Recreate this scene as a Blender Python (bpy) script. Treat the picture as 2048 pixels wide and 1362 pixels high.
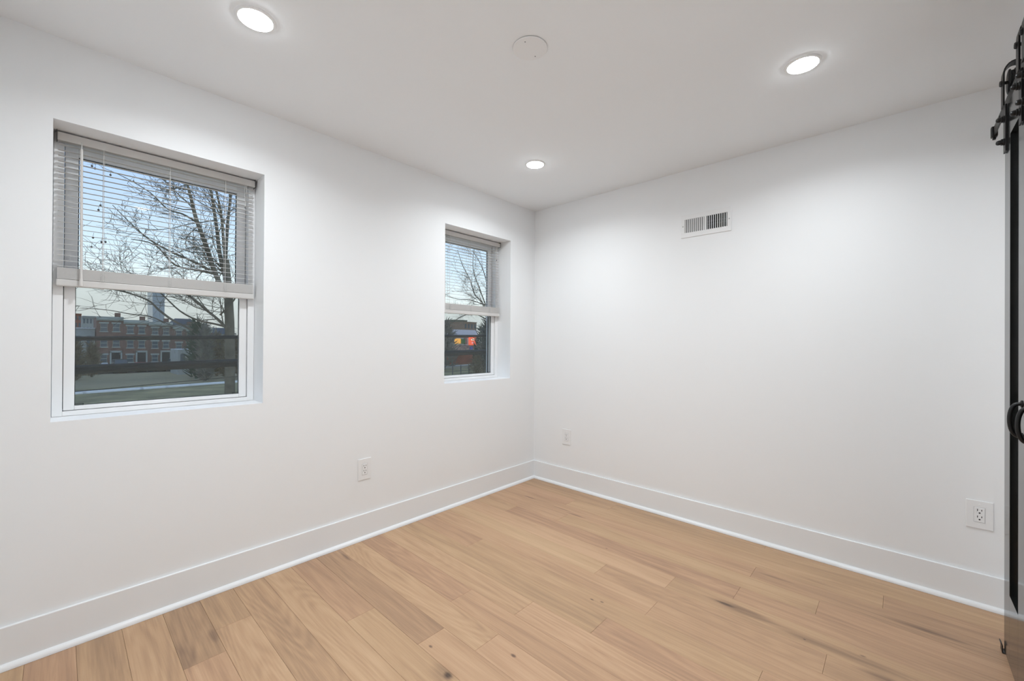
import bpy, bmesh, math, random
from mathutils import Vector, Matrix

S = bpy.context.scene
for o in list(bpy.data.objects): bpy.data.objects.remove(o)
COL = S.collection
PI = math.pi

# ------------------------------------------------------------------ camera
YAW, PITCH, ROLL = math.radians(42.80821), math.radians(.20143), math.radians(.33958)
FPX, SHY = 835.454, 1.4487
EYE = Vector((2.46091, -2.96001, 1.23194))
F0 = Vector((-math.sin(YAW), math.cos(YAW), 0)); R0 = Vector((math.cos(YAW), math.sin(YAW), 0)); U0 = Vector((0, 0, 1))
CF = F0 * math.cos(PITCH) + U0 * math.sin(PITCH)
CU = U0 * math.cos(PITCH) - F0 * math.sin(PITCH)
CR = R0 * math.cos(ROLL) + CU * math.sin(ROLL)
CU = CU * math.cos(ROLL) - R0 * math.sin(ROLL)
cd = bpy.data.cameras.new('camera'); cam = bpy.data.objects.new('camera', cd); COL.objects.link(cam)
cd.sensor_width = 36; cd.sensor_fit = 'HORIZONTAL'; cd.lens = FPX / 2048 * 36
cd.shift_y = SHY / 2048; cd.clip_start = .02; cd.clip_end = 3000
m = Matrix((CR, CU, -CF)).transposed().to_4x4(); m.translation = EYE
cam.matrix_world = m
S.camera = cam

# ------------------------------------------------------------------ world and exposure
S.view_settings.view_transform = 'Standard'; S.view_settings.look = 'None'
S.view_settings.exposure = 0; S.view_settings.gamma = 1; S.view_settings.use_curve_mapping = False
W = bpy.data.worlds.new('sky'); S.world = W; W.use_nodes = True
nt = W.node_tree; nt.nodes.clear()
wo = nt.nodes.new('ShaderNodeOutputWorld'); bg = nt.nodes.new('ShaderNodeBackground')
tc = nt.nodes.new('ShaderNodeTexCoord'); sx = nt.nodes.new('ShaderNodeSeparateXYZ'); cr = nt.nodes.new('ShaderNodeValToRGB')
nt.links.new(tc.outputs['Generated'], sx.inputs[0]); nt.links.new(sx.outputs[2], cr.inputs[0])
nt.links.new(cr.outputs[0], bg.inputs[0]); nt.links.new(bg.outputs[0], wo.inputs[0])
el = cr.color_ramp.elements
el[0].position = 0.0; el[0].color = (.70, .74, .73, 1)
el[1].position = .09; el[1].color = (.80, .88, .89, 1)
for p_, c_ in ((.17, (.62, .78, .93, 1)), (.30, (.42, .59, .90, 1)), (.7, (.36, .52, .85, 1))):
    e = el.new(p_); e.color = c_
bg.inputs[1].default_value = 1.25

LAMP = 7.5            # watts of each ceiling downlight
GLOW = 95.0           # radiance of their diffusers

# ------------------------------------------------------------------ materials
def mat(name, col, rough=.5, metal=0, bump=0, bscale=60, var=0, vscale=3, spec=None, coat=0):
    M = bpy.data.materials.new(name); M.use_nodes = True
    t = M.node_tree; b = t.nodes['Principled BSDF']
    b.inputs['Base Color'].default_value = (*col, 1); b.inputs['Roughness'].default_value = rough
    b.inputs['Metallic'].default_value = metal
    if spec is not None: b.inputs['Specular IOR Level'].default_value = spec
    if coat: b.inputs['Coat Weight'].default_value = coat
    g = t.nodes.new('ShaderNodeTexCoord')
    if bump:
        n = t.nodes.new('ShaderNodeTexNoise'); n.inputs['Scale'].default_value = bscale; n.inputs['Detail'].default_value = 3
        u = t.nodes.new('ShaderNodeBump'); u.inputs['Strength'].default_value = bump; u.inputs['Distance'].default_value = .002
        t.links.new(g.outputs['Object'], n.inputs['Vector']); t.links.new(n.outputs[0], u.inputs['Height'])
        t.links.new(u.outputs[0], b.inputs['Normal'])
    if var:
        n = t.nodes.new('ShaderNodeTexNoise'); n.inputs['Scale'].default_value = vscale; n.inputs['Detail'].default_value = 5
        r = t.nodes.new('ShaderNodeValToRGB')
        r.color_ramp.elements[0].position = .3; r.color_ramp.elements[1].position = .7
        r.color_ramp.elements[0].color = (*[max(0, c * (1 - var)) for c in col], 1)
        r.color_ramp.elements[1].color = (*[min(1, c * (1 + var)) for c in col], 1)
        t.links.new(g.outputs['Object'], n.inputs['Vector']); t.links.new(n.outputs[0], r.inputs[0])
        t.links.new(r.outputs[0], b.inputs['Base Color'])
    return M

PAINT = mat('wall_paint', (.893, .90, .905), .55, bump=.05, bscale=220)
CEIL = mat('ceiling_paint', (.915, .935, .95), .8, bump=.05, bscale=200)
TRIM = mat('trim_paint', (.878, .89, .90), .32)
VINYL = mat('white_vinyl', (.89, .89, .89), .3)
PLATE = mat('white_plastic', (.88, .88, .88), .35)
METALW = mat('white_enamel', (.88, .88, .88), .4)
GASKET = mat('dark_gasket', (.02, .022, .02), .6)
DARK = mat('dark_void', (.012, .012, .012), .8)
GREYP = mat('grey_damper', (.12, .12, .12), .5)
BLACKM = mat('black_steel', (.008, .008, .008), .38, spec=.35)
BLACKD = mat('black_door_paint', (.012, .0125, .012), .13, bump=.03, bscale=90)
CABLE = mat('cable_jacket', (.006, .006, .005), .6, var=.3, vscale=20)
CORD = mat('blind_cord', (.75, .74, .72), .7)
EXTB = mat('outer_brick', (.25, .10, .07), .9, var=.3, vscale=12)

def slat_mat():
    M = bpy.data.materials.new('blind_vinyl'); M.use_nodes = True; t = M.node_tree
    b = t.nodes['Principled BSDF']; b.inputs['Base Color'].default_value = (.88, .87, .85, 1); b.inputs['Roughness'].default_value = .4
    tr = t.nodes.new('ShaderNodeBsdfTranslucent'); tr.inputs[0].default_value = (.8, .72, .66, 1)
    mx = t.nodes.new('ShaderNodeMixShader'); mx.inputs[0].default_value = .28
    t.links.new(b.outputs[0], mx.inputs[1]); t.links.new(tr.outputs[0], mx.inputs[2])
    t.links.new(mx.outputs[0], t.nodes['Material Output'].inputs[0]); return M
SLAT = slat_mat()

def glass_mat(name, tint):
    M = bpy.data.materials.new(name); M.use_nodes = True; t = M.node_tree; t.nodes.remove(t.nodes['Principled BSDF'])
    tr = t.nodes.new('ShaderNodeBsdfTransparent'); tr.inputs[0].default_value = (*tint, 1)
    gl = t.nodes.new('ShaderNodeBsdfGlossy'); gl.inputs['Roughness'].default_value = .02; gl.inputs[0].default_value = (1, 1, 1, 1)
    fr = t.nodes.new('ShaderNodeFresnel'); fr.inputs[0].default_value = 1.5
    mx = t.nodes.new('ShaderNodeMixShader')
    ge = t.nodes.new('ShaderNodeNewGeometry'); iv = t.nodes.new('ShaderNodeMath'); iv.operation = 'SUBTRACT'; iv.inputs[0].default_value = 1
    mu = t.nodes.new('ShaderNodeMath'); mu.operation = 'MULTIPLY'
    t.links.new(ge.outputs['Backfacing'], iv.inputs[1]); t.links.new(iv.outputs[0], mu.inputs[0]); t.links.new(fr.outputs[0], mu.inputs[1])
    t.links.new(mu.outputs[0], mx.inputs[0]); t.links.new(tr.outputs[0], mx.inputs[1]); t.links.new(gl.outputs[0], mx.inputs[2])
    t.links.new(mx.outputs[0], t.nodes['Material Output'].inputs[0]); return M
GLASS = glass_mat('window_glass', (.97, .985, .975))

def screen_mat():
    M = bpy.data.materials.new('insect_mesh'); M.use_nodes = True; t = M.node_tree
    b = t.nodes['Principled BSDF']; b.inputs['Base Color'].default_value = (.03, .04, .035, 1); b.inputs['Roughness'].default_value = .6
    tr = t.nodes.new('ShaderNodeBsdfTransparent')
    g = t.nodes.new('ShaderNodeTexCoord'); w = t.nodes.new('ShaderNodeTexNoise'); w.inputs['Scale'].default_value = 9
    r = t.nodes.new('ShaderNodeMapRange'); r.inputs['To Min'].default_value = .15; r.inputs['To Max'].default_value = .22
    mx = t.nodes.new('ShaderNodeMixShader')
    t.links.new(g.outputs['Object'], w.inputs['Vector']); t.links.new(w.outputs[0], r.inputs[0]); t.links.new(r.outputs[0], mx.inputs[0])
    t.links.new(tr.outputs[0], mx.inputs[1]); t.links.new(b.outputs[0], mx.inputs[2])
    t.links.new(mx.outputs[0], t.nodes['Material Output'].inputs[0]); return M
SCREEN = screen_mat()

def emis(name, col, s):
    M = bpy.data.materials.new(name); M.use_nodes = True; t = M.node_tree; t.nodes.remove(t.nodes['Principled BSDF'])
    e = t.nodes.new('ShaderNodeEmission'); e.inputs[0].default_value = (*col, 1); e.inputs[1].default_value = s
    t.links.new(e.outputs[0], t.nodes['Material Output'].inputs[0]); return M
LED = emis('led_diffuser', (.895, .955, 1), GLOW)

# oak floor: per plank attributes tone / seed, grain by stretched noise, knots at fixed spots
KNOTS = []
def floor_mat(knots):
    M = bpy.data.materials.new('oak_planks'); M.use_nodes = True; t = M.node_tree; b = t.nodes['Principled BSDF']
    N = t.nodes.new; L = t.links.new
    geo = N('ShaderNodeTexCoord'); sep = N('ShaderNodeSeparateXYZ'); L(geo.outputs['Object'], sep.inputs[0])
    at = N('ShaderNodeAttribute'); at.attribute_name = 'plank'; asep = N('ShaderNodeSeparateColor'); L(at.outputs['Color'], asep.inputs[0])
    def math_(op, a, b_=None, c=None):
        n = N('ShaderNodeMath'); n.operation = op
        for i, v in enumerate((a, b_, c)):
            if v is None: continue
            if isinstance(v, (int, float)): n.inputs[i].default_value = v
            else: L(v, n.inputs[i])
        return n.outputs[0]
    seed = math_('MULTIPLY', asep.outputs[1], 37.0)
    def vec(sxx, syy, off):
        c = N('ShaderNodeCombineXYZ')
        L(math_('MULTIPLY', sep.outputs[0], sxx), c.inputs[0]); L(math_('MULTIPLY', sep.outputs[1], syy), c.inputs[1])
        L(math_('ADD', seed, off), c.inputs[2]); return c.outputs[0]
    def noise(v, sc, det=4, dist=0):
        n = N('ShaderNodeTexNoise'); n.inputs['Scale'].default_value = sc; n.inputs['Detail'].default_value = det; n.inputs['Distortion'].default_value = dist
        L(v, n.inputs['Vector']); return n.outputs[0]
    fine = noise(vec(3, 110, 1.), 1.6, 5, .3)
    mid = noise(vec(1.6, 22, 5.), 1.0, 4, 1.2)
    blotch = noise(vec(1.3, 5, 9.), 1.0, 3, .5)
    # cathedral rings
    rn = noise(vec(1.0, 6.0, 3.), .9, 1, 0)
    ring = math_('SINE', math_('MULTIPLY', rn, 120.))
    ringa = math_('MULTIPLY', math_('MULTIPLY', ring, asep.outputs[2]), .034)
    v = math_('ADD', math_('MULTIPLY', math_('SUBTRACT', fine, .5), .24), math_('MULTIPLY', math_('SUBTRACT', mid, .5), .40))
    v = math_('ADD', v, math_('MULTIPLY', math_('SUBTRACT', blotch, .5), .22))
    v = math_('ADD', v, ringa)
    v = math_('ADD', v, math_('SUBTRACT', asep.outputs[0], .5))
    v = math_('ADD', v, .5)
    for (kx, ky, rx, ry, s) in knots:
        dx = math_('DIVIDE', math_('SUBTRACT', sep.outputs[0], kx), rx)
        dy = math_('DIVIDE', math_('SUBTRACT', sep.outputs[1], ky), ry)
        d = math_('SQRT', math_('ADD', math_('MULTIPLY', dx, dx), math_('MULTIPLY', dy, dy)))
        d = math_('ADD', d, math_('MULTIPLY', math_('SUBTRACT', mid, .5), .9))
        k = N('ShaderNodeMapRange'); k.interpolation_type = 'SMOOTHSTEP'; L(d, k.inputs[0])
        k.inputs['From Min'].default_value = .25; k.inputs['From Max'].default_value = 1.15
        k.inputs['To Min'].default_value = -s; k.inputs['To Max'].default_value = 0
        v = math_('ADD', v, k.outputs[0])
    r = N('ShaderNodeValToRGB'); e = r.color_ramp.elements
    e[0].position = -0.0; e[0].color = (.10, .065, .05, 1)
    e[1].position = 1.0; e[1].color = (.75, .53, .35, 1)
    for p_, c_ in ((.22, (.28, .175, .118, 1)), (.5, (.515, .328, .205, 1)), (.7, (.625, .418, .270, 1))):
        q = e.new(p_); q.color = c_
    L(v, r.inputs[0])
    hr_ = N('ShaderNodeValToRGB'); hr_.color_ramp.elements[0].color = (1, .955, .94, 1); hr_.color_ramp.elements[1].color = (.985, 1, .93, 1)
    hx = N('ShaderNodeMix'); hx.data_type = 'RGBA'; hx.blend_type = 'MULTIPLY'; hx.inputs['Factor'].default_value = 1
    L(math_('FRACT', math_('MULTIPLY', asep.outputs[1], 7.3)), hr_.inputs[0]); L(r.outputs[0], hx.inputs['A']); L(hr_.outputs[0], hx.inputs['B'])
    L(hx.outputs['Result'], b.inputs['Base Color'])
    b.inputs['Roughness'].default_value = .42; b.inputs['Specular IOR Level'].default_value = .35
    bu = N('ShaderNodeBump'); bu.inputs['Strength'].default_value = .12; bu.inputs['Distance'].default_value = .001
    L(fine, bu.inputs['Height']); L(bu.outputs[0], b.inputs['Normal'])
    return M

# ------------------------------------------------------------------ mesh helpers
class MB:
    def __init__(s): s.bm = bmesh.new()
    def box(s, x0, x1, y0, y1, z0, z1, bev=0):
        r = bmesh.ops.create_cube(s.bm, size=1)
        vs = r['verts']
        for v in vs:
            v.co = Vector(((x0 + x1) / 2 + v.co.x * (x1 - x0), (y0 + y1) / 2 + v.co.y * (y1 - y0), (z0 + z1) / 2 + v.co.z * (z1 - z0)))
        if bev:
            es = {e for v in vs for e in v.link_edges}
            bmesh.ops.bevel(s.bm, geom=list(es), offset=bev, segments=2, profile=.5, affect='EDGES')
        return vs
    def lathe(s, prof, origin=(0, 0, 0), axis=(0, 0, 1), n=32):
        """prof: list of (r, h) from one end to the other"""
        ax = Vector(axis).normalized(); t = ax.orthogonal().normalized(); b = ax.cross(t); o = Vector(origin); rings = []
        for r, h in prof:
            if r < 1e-6: rings.append([s.bm.verts.new(o + ax * h)])
            else: rings.append([s.bm.verts.new(o + ax * h + t * r * math.cos(2 * PI * i / n) + b * r * math.sin(2 * PI * i / n)) for i in range(n)])
        for A, B in zip(rings, rings[1:]):
            for i in range(n):
                j = (i + 1) % n
                if len(A) == 1 and len(B) == 1: continue
                if len(A) == 1: s.bm.faces.new((A[0], B[i], B[j]))
                elif len(B) == 1: s.bm.faces.new((A[i], B[0], A[j]))
                else: s.bm.faces.new((A[i], B[i], B[j], A[j]))
    def tube(s, pts, rad, n=8, cap=True):
        pts = [Vector(p) for p in pts]; rad = rad if isinstance(rad, (list, tuple)) else [rad] * len(pts)
        up = None; rings = []
        for i, p in enumerate(pts):
            d = (pts[min(i + 1, len(pts) - 1)] - pts[max(i - 1, 0)]).normalized()
            if up is None: up = d.orthogonal().normalized()
            up = (up - d * up.dot(d)).normalized(); sd = d.cross(up)
            rings.append([s.bm.verts.new(p + (up * math.cos(2 * PI * k / n) + sd * math.sin(2 * PI * k / n)) * rad[i]) for k in range(n)])
        for A, B in zip(rings, rings[1:]):
            for i in range(n):
                j = (i + 1) % n; s.bm.faces.new((A[i], A[j], B[j], B[i]))
        if cap:
            s.bm.faces.new(rings[0][::-1]); s.bm.faces.new(rings[-1])
    def band(s, path, y0, y1, th):
        """flat strap: path of (x, z) swept between y0 and y1, thickness th"""
        pts = [Vector((a, 0, b)) for a, b in path]; L_, R_ = [], []
        for i, p in enumerate(pts):
            d = (pts[min(i + 1, len(pts) - 1)] - pts[max(i - 1, 0)]).normalized(); n = Vector((d.z, 0, -d.x)) * th / 2
            L_.append((p + n, p - n))
        rows = []
        for a, b in L_:
            rows.append([s.bm.verts.new((a.x, y0, a.z)), s.bm.verts.new((a.x, y1, a.z)), s.bm.verts.new((b.x, y1, b.z)), s.bm.verts.new((b.x, y0, b.z))])
        for A, B in zip(rows, rows[1:]):
            for i in range(4):
                j = (i + 1) % 4; s.bm.faces.new((A[i], A[j], B[j], B[i]))
        s.bm.faces.new(rows[0][::-1]); s.bm.faces.new(rows[-1])
    def build(s, name, material, parent=None, smooth=False, origin=None):
        bmesh.ops.recalc_face_normals(s.bm, faces=s.bm.faces)
        if origin is not None:
            for v in s.bm.verts: v.co -= Vector(origin)
        me = bpy.data.meshes.new(name); s.bm.to_mesh(me); s.bm.free()
        if isinstance(material, (list, tuple)):
            for q in material: me.materials.append(q)
        else: me.materials.append(material)
        o = bpy.data.objects.new(name, me); COL.objects.link(o)
        if origin is not None: o.location = origin
        if parent: o.parent = parent
        if smooth:
            for p in me.polygons: p.use_smooth = True
            try: me.set_sharp_from_angle(angle=math.radians(35))
            except Exception: pass
        return o

def thing(name, label, cat, loc=(0, 0, 0), group=None, rotz=0):
    o = bpy.data.objects.new(name, None); COL.objects.link(o); o.location = loc; o.rotation_euler = (0, 0, rotz)
    o.empty_display_size = .05
    if label: o['label'] = label
    if cat: o['category'] = cat
    if group: o['group'] = group
    return o
def tag(o, label, cat, group=None, kind=None):
    o['label'] = label; o['category'] = cat
    if group: o['group'] = group
    if kind: o['kind'] = kind
    return o
def struct(o): o['kind'] = 'structure'; return o
def dup(root, loc, label, rotz=None):
    r = root.copy(); COL.objects.link(r); r.location = loc; r['label'] = label
    if rotz is not None: r.rotation_euler = (0, 0, rotz)
    for ch in list(root.children):
        c = ch.copy(); COL.objects.link(c); c.parent = r
        for g in list(ch.children):
            d = g.copy(); COL.objects.link(d); d.parent = c
    return r
def at(px, py, X):
    """point of the photo's pixel on the upright plane x = X (used for the distant surroundings)"""
    d = CF * FPX + CR * (px - 1024) - CU * (py - 681 - SHY)
    return EYE + d * ((X - EYE.x) / d.x)

# ------------------------------------------------------------------ room shell
RX, RY, RH = 2.83, -3.27, 2.44
WT = .30
W1 = (-2.987, -2.235, .906, 2.112); W2 = (-1.037, -.325, .926, 2.112)
# floor: individual planks with hairline gaps
random.seed(4)
PW = .1353; B0 = -.070
joints = {-1: [1.868], 0: [.882], 1: [.60, 2.408], 2: [1.885], 3: [2.183, .72], 4: [1.874, .35], 5: [1.598], 6: [1.268, 2.253], 7: [1.618],
          8: [2.086, .55], 9: [1.502], 10: [1.186, 2.5], 11: [.90, 2.2], 12: [1.221], 13: [1.024, 2.3], 14: [.68, 1.95], 15: [1.75], 16: [1.35], 17: [.328, 1.6],
          18: [.50, 2.0], 19: [1.1], 20: [.7, 1.9], 21: [1.4], 22: [.9], 23: [1.7]}
tones = {(0, 0): .5, (1, 2): .42, (2, 1): .41, (3, 1): .52, (4, 1): .42, (5, 0): .57, (6, 0): .57, (6, 1): .47, (7, 0): .52, (9, 0): .46, (11, 0): .455,
         (13, 0): .41, (12, 0): .56, (12, 1): .57, (14, 0): .44, (14, 1): .53, (10, 0): .56, (17, 0): .44, (17, 1): .53, (18, 0): .38, (16, 0): .47, (15, 0): .54,
         (1, 1): .52, (2, 0): .49, (3, 0): .49, (4, 0): .46, (8, 1): .5, (13, 1): .54, (19, 0): .53, (20, 0): .42, (5, 1): .47, (7, 1): .5}
rings = {(11, 0), (17, 1), (10, 1), (16, 0), (18, 0), (12, 0), (9, 1), (15, 0), (19, 0)}
bm = bmesh.new(); lay = bm.loops.layers.float_color.new('plank')
ROWS = []
for k in range(-1, 24):
    y1 = 0 if k == -1 else B0 - PW * k; y0 = B0 - PW * (k + 1)
    if y1 < RY: break
    y0 = max(y0, RY)
    xs = [0] + sorted(joints.get(k, [])) + [RX]
    for i in range(len(xs) - 1):
        tone = tones.get((k, i), random.uniform(.45, .56)); seed = random.random(); rg = 1.0 if (k, i) in rings else random.choice((0, 0, 0, .5))
        g = .0003; bv = .0006; z = 0
        x0, x1 = xs[i] + g, xs[i + 1] - g; ya, yb = y0 + g, y1 - g
        T = [bm.verts.new(c) for c in ((x0 + bv, ya + bv, z), (x1 - bv, ya + bv, z), (x1 - bv, yb - bv, z), (x0 + bv, yb - bv, z))]
        M_ = [bm.verts.new(c) for c in ((x0, ya, z - bv), (x1, ya, z - bv), (x1, yb, z - bv), (x0, yb, z - bv))]
        Bt = [bm.verts.new(c) for c in ((x0, ya, z - .012), (x1, ya, z - .012), (x1, yb, z - .012), (x0, yb, z - .012))]
        fs = [bm.faces.new(T)]
        for A, B in ((T, M_), (M_, Bt)):
            for q in range(4):
                fs.append(bm.faces.new((A[q], B[q], B[(q + 1) % 4], A[(q + 1) % 4])))
        fs.append(bm.faces.new(Bt[::-1]))
        for f in fs:
            for l in f.loops: l[lay] = (tone, seed, rg, 1)
bmesh.ops.recalc_face_normals(bm, faces=bm.faces)
me = bpy.data.meshes.new('floor'); bm.to_mesh(me); bm.free()
KN = [(1.24, -1.98, .026, .017, .38), (1.22, -1.985, .085, .040, .16), (1.072, -1.935, .012, .008, .4), (1.35, -1.741, .014, .009, .4), (1.381, -1.218, .012, .006, .35),
      (1.426, -1.202, .012, .007, .35), (1.176, -.727, .010, .005, .3), (1.86, -.815, .045, .012, .19), (1.93, -.81, .16, .030, .20), (2.25, -.835, .26, .040, .20),
      (2.174, -.842, .007, .004, .3), (2.546, -.413, .17, .022, .26), (2.43, -.885, .10, .025, .22), (2.359, -.795, .012, .006, .3), (.645, -.423, .09, .009, .20),
      (.761, -.449, .09, .012, .26), (.308, -.414, .06, .007, .28), (.14, -1.845, .07, .012, .15), (.45, -2.61, .10, .030, .14), (.36, -2.52, .06, .022, .12), (1.99, -.39, .10, .012, .18)]
FLOOR = floor_mat(KN)
me.materials.append(FLOOR); o = bpy.data.objects.new('floor', me); COL.objects.link(o); struct(o)
b = MB(); b.box(-WT, RX + .12, RY - .12, .12, -.05, -.0125); struct(b.build('trim_1', mat('subfloor', (.05, .03, .02), .9)))

b = MB(); b.box(-WT, RX + .12, RY - .12, .12, RH, RH + .10); struct(b.build('ceiling', CEIL))
b = MB(); b.box(-WT, RX + .12, 0, .12, -.0125, RH); struct(b.build('wall_right', PAINT))
b = MB(); b.box(-WT, RX + .12, RY - .12, RY, -.0125, RH); struct(b.build('wall_rear', PAINT))
b = MB(); b.box(RX, RX + .12, RY, 0, -.0125, RH); struct(b.build('wall_front', PAINT))
# left wall with two openings, built from a grid with the openings left out and their returns added
bm = bmesh.new()
ys = [RY, W1[0], W1[1], W2[0], W2[1], 0]; 
def quad(*c): bm.faces.new([bm.verts.new(q) for q in c])
for X in (0, -WT):
    for (ya, yb) in ((ys[0], ys[1]), (ys[2], ys[3]), (ys[4], ys[5])):
        quad((X, ya, -.0125), (X, yb, -.0125), (X, yb, RH), (X, ya, RH))
    for w in (W1, W2):
        quad((X, w[0], -.0125), (X, w[1], -.0125), (X, w[1], w[2]), (X, w[0], w[2]))
        quad((X, w[0], w[3]), (X, w[1], w[3]), (X, w[1], RH), (X, w[0], RH))
for w in (W1, W2):
    quad((0, w[0], w[2]), (-WT, w[0], w[2]), (-WT, w[0], w[3]), (0, w[0], w[3]))
    quad((0, w[1], w[2]), (0, w[1], w[3]), (-WT, w[1], w[3]), (-WT, w[1], w[2]))
    quad((0, w[0], w[2]), (0, w[1], w[2]), (-WT, w[1], w[2]), (-WT, w[0], w[2]))
    quad((0, w[0], w[3]), (-WT, w[0], w[3]), (-WT, w[1], w[3]), (0, w[1], w[3]))
for yy in (RY, 0): quad((0, yy, -.0125), (-WT, yy, -.0125), (-WT, yy, RH), (0, yy, RH))
quad((0, RY, RH), (0, 0, RH), (-WT, 0, RH), (-WT, RY, RH)); quad((0, RY, -.0125), (0, 0, -.0125), (-WT, 0, -.0125), (-WT, RY, -.0125))
bmesh.ops.remove_doubles(bm, verts=bm.verts, dist=1e-5); bmesh.ops.recalc_face_normals(bm, faces=bm.faces)
me = bpy.data.meshes.new('wall_left'); bm.to_mesh(me); bm.free(); me.materials.append(PAINT)
o = bpy.data.objects.new('wall_left', me); COL.objects.link(o); struct(o)

# baseboards with quarter-round shoe
BH, BT, SR = .157, .013, .018
def profile_run(name, prof, a, c, inward, material, parent=None):
    """prof (d, z) swept from a to c; inward = unit vector into the room"""
    bm = bmesh.new(); a = Vector(a); c = Vector(c); n = Vector(inward)
    A = [bm.verts.new(a + n * d + Vector((0, 0, z))) for d, z in prof]; B = [bm.verts.new(c + n * d + Vector((0, 0, z))) for d, z in prof]
    k = len(prof)
    for i in range(k): bm.faces.new((A[i], A[(i + 1) % k], B[(i + 1) % k], B[i]))
    bm.faces.new(A[::-1]); bm.faces.new(B); bmesh.ops.recalc_face_normals(bm, faces=bm.faces)
    me = bpy.data.meshes.new(name); bm.to_mesh(me); bm.free(); me.materials.append(material)
    o = bpy.data.objects.new(name, me); COL.objects.link(o)
    if parent: o.parent = parent
    return o
bp = [(0.0005, .0005), (BT, .0005), (BT, BH - .0015), (BT - .0015, BH), (0.0005, BH)]
sp = [(BT, .0008)] + [(BT + SR * math.cos(a), .0008 + SR * 1.15 * math.sin(a)) for a in [i * PI / 16 for i in range(9)]]
for nm, a, c, n in (('baseboard_left', (0, RY, 0), (0, 0, 0), (1, 0, 0)), ('baseboard_right', (BT, 0, 0), (RX, 0, 0), (0, -1, 0)),
                    ('baseboard_rear', (BT, RY, 0), (RX, RY, 0), (0, 1, 0))):
    o = struct(profile_run(nm, bp, a, c, n, TRIM))
    s_ = profile_run('shoe_molding', sp, a, c, n, TRIM, o)
    for p in s_.data.polygons: p.use_smooth = True
    try: s_.data.set_sharp_from_angle(angle=math.radians(40))
    except Exception: pass

# ------------------------------------------------------------------ windows
def frame_ring(b, x0, x1, y0, y1, z0, z1, wl, wr, wb, wt, bev=.0015):
    b.box(x0, x1, y0, y0 + wl, z0, z1, bev); b.box(x0, x1, y1 - wr, y1, z0, z1, bev)
    b.box(x0, x1, y0 + wl, y1 - wr, z0, z0 + wb, bev); b.box(x0, x1, y0 + wl, y1 - wr, z1 - wt, z1, bev)
def window(name, w):
    y0, y1, z0, z1 = w
    r = thing(name, None, None, (-.2, (y0 + y1) / 2, z0)); struct(r)
    inv = Vector(r.location)
    def P(b, n, m_, par=r, sm=False):
        for v in b.bm.verts: v.co -= inv
        return b.build(n, m_, par, sm)
    b = MB(); frame_ring(b, -.245, -.152, y0 + .001, y1 - .001, z0 + .001, z1 - .001, .031, .031, .020, .030); P(b, 'window_frame', VINYL)
    # lower sash, the inner one
    mid = 1.474
    ls = MB(); frame_ring(ls, -.196, -.164, y0 + .034, y1 - .034, z0 + .023, mid + .032, .034, .034, .018, .032, .002); lso = P(ls, 'lower_sash', VINYL)
    g = MB(); frame_ring(g, -.184, -.1765, y0 + .067, y1 - .067, z0 + .040, mid + .001, .003, .003, .003, .003, 0); P(g, 'glazing_gasket', GASKET, lso)
    g = MB(); g.box(-.1795, -.1765, y0 + .0675, y1 - .0675, z0 + .0405, mid + .0005); P(g, 'pane', GLASS, lso)
    # upper sash, the outer one
    us = MB(); frame_ring(us, -.232, -.200, y0 + .034, y1 - .034, mid - .002, z1 - .033, .041, .041, .034, .038, .002); uso = P(us, 'upper_sash', VINYL)
    g = MB(); frame_ring(g, -.219, -.2125, y0 + .074, y1 - .074, mid + .031, z1 - .070, .004, .004, .004, .004, 0); P(g, 'glazing_gasket', GASKET, uso)
    g = MB(); g.box(-.2165, -.2135, y0 + .0745, y1 - .0745, mid + .0315, z1 - .0705); P(g, 'pane', GLASS, uso)
    # dark side tracks between frame and upper sash
    t_ = MB()
    for yy in (y0 + .0325, y1 - .0345): t_.box(-.215, -.205, yy, yy + .002, z0 + .03, z1 - .035)
    P(t_, 'side_track', GASKET)
    sc = MB(); frame_ring(sc, -.243, -.236, y0 + .030, y1 - .030, z0 + .022, mid + .02, .014, .014, .012, .012, 0); sco = P(sc, 'screen_frame', GREYP)
    g = MB(); g.box(-.2402, -.2398, y0 + .044, y1 - .044, z0 + .034, mid + .008); P(g, 'insect_screen', SCREEN, sco)
    for yy in (y0 + .068, y1 - .096):
        lt = MB()
        lt.box(-.1762, -.170, yy, yy + .028, z0 + .047, z0 + .049, 0); lt.box(-.1762, -.170, yy + (.026 if yy < (y0 + y1) / 2 else 0), yy + (.028 if yy < (y0 + y1) / 2 else .002), z0 + .041, z0 + .049, 0)
        P(lt, 'tilt_latch', GASKET, lso)
    return r
window('window_1', W1); window('window_2', W2)

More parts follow.
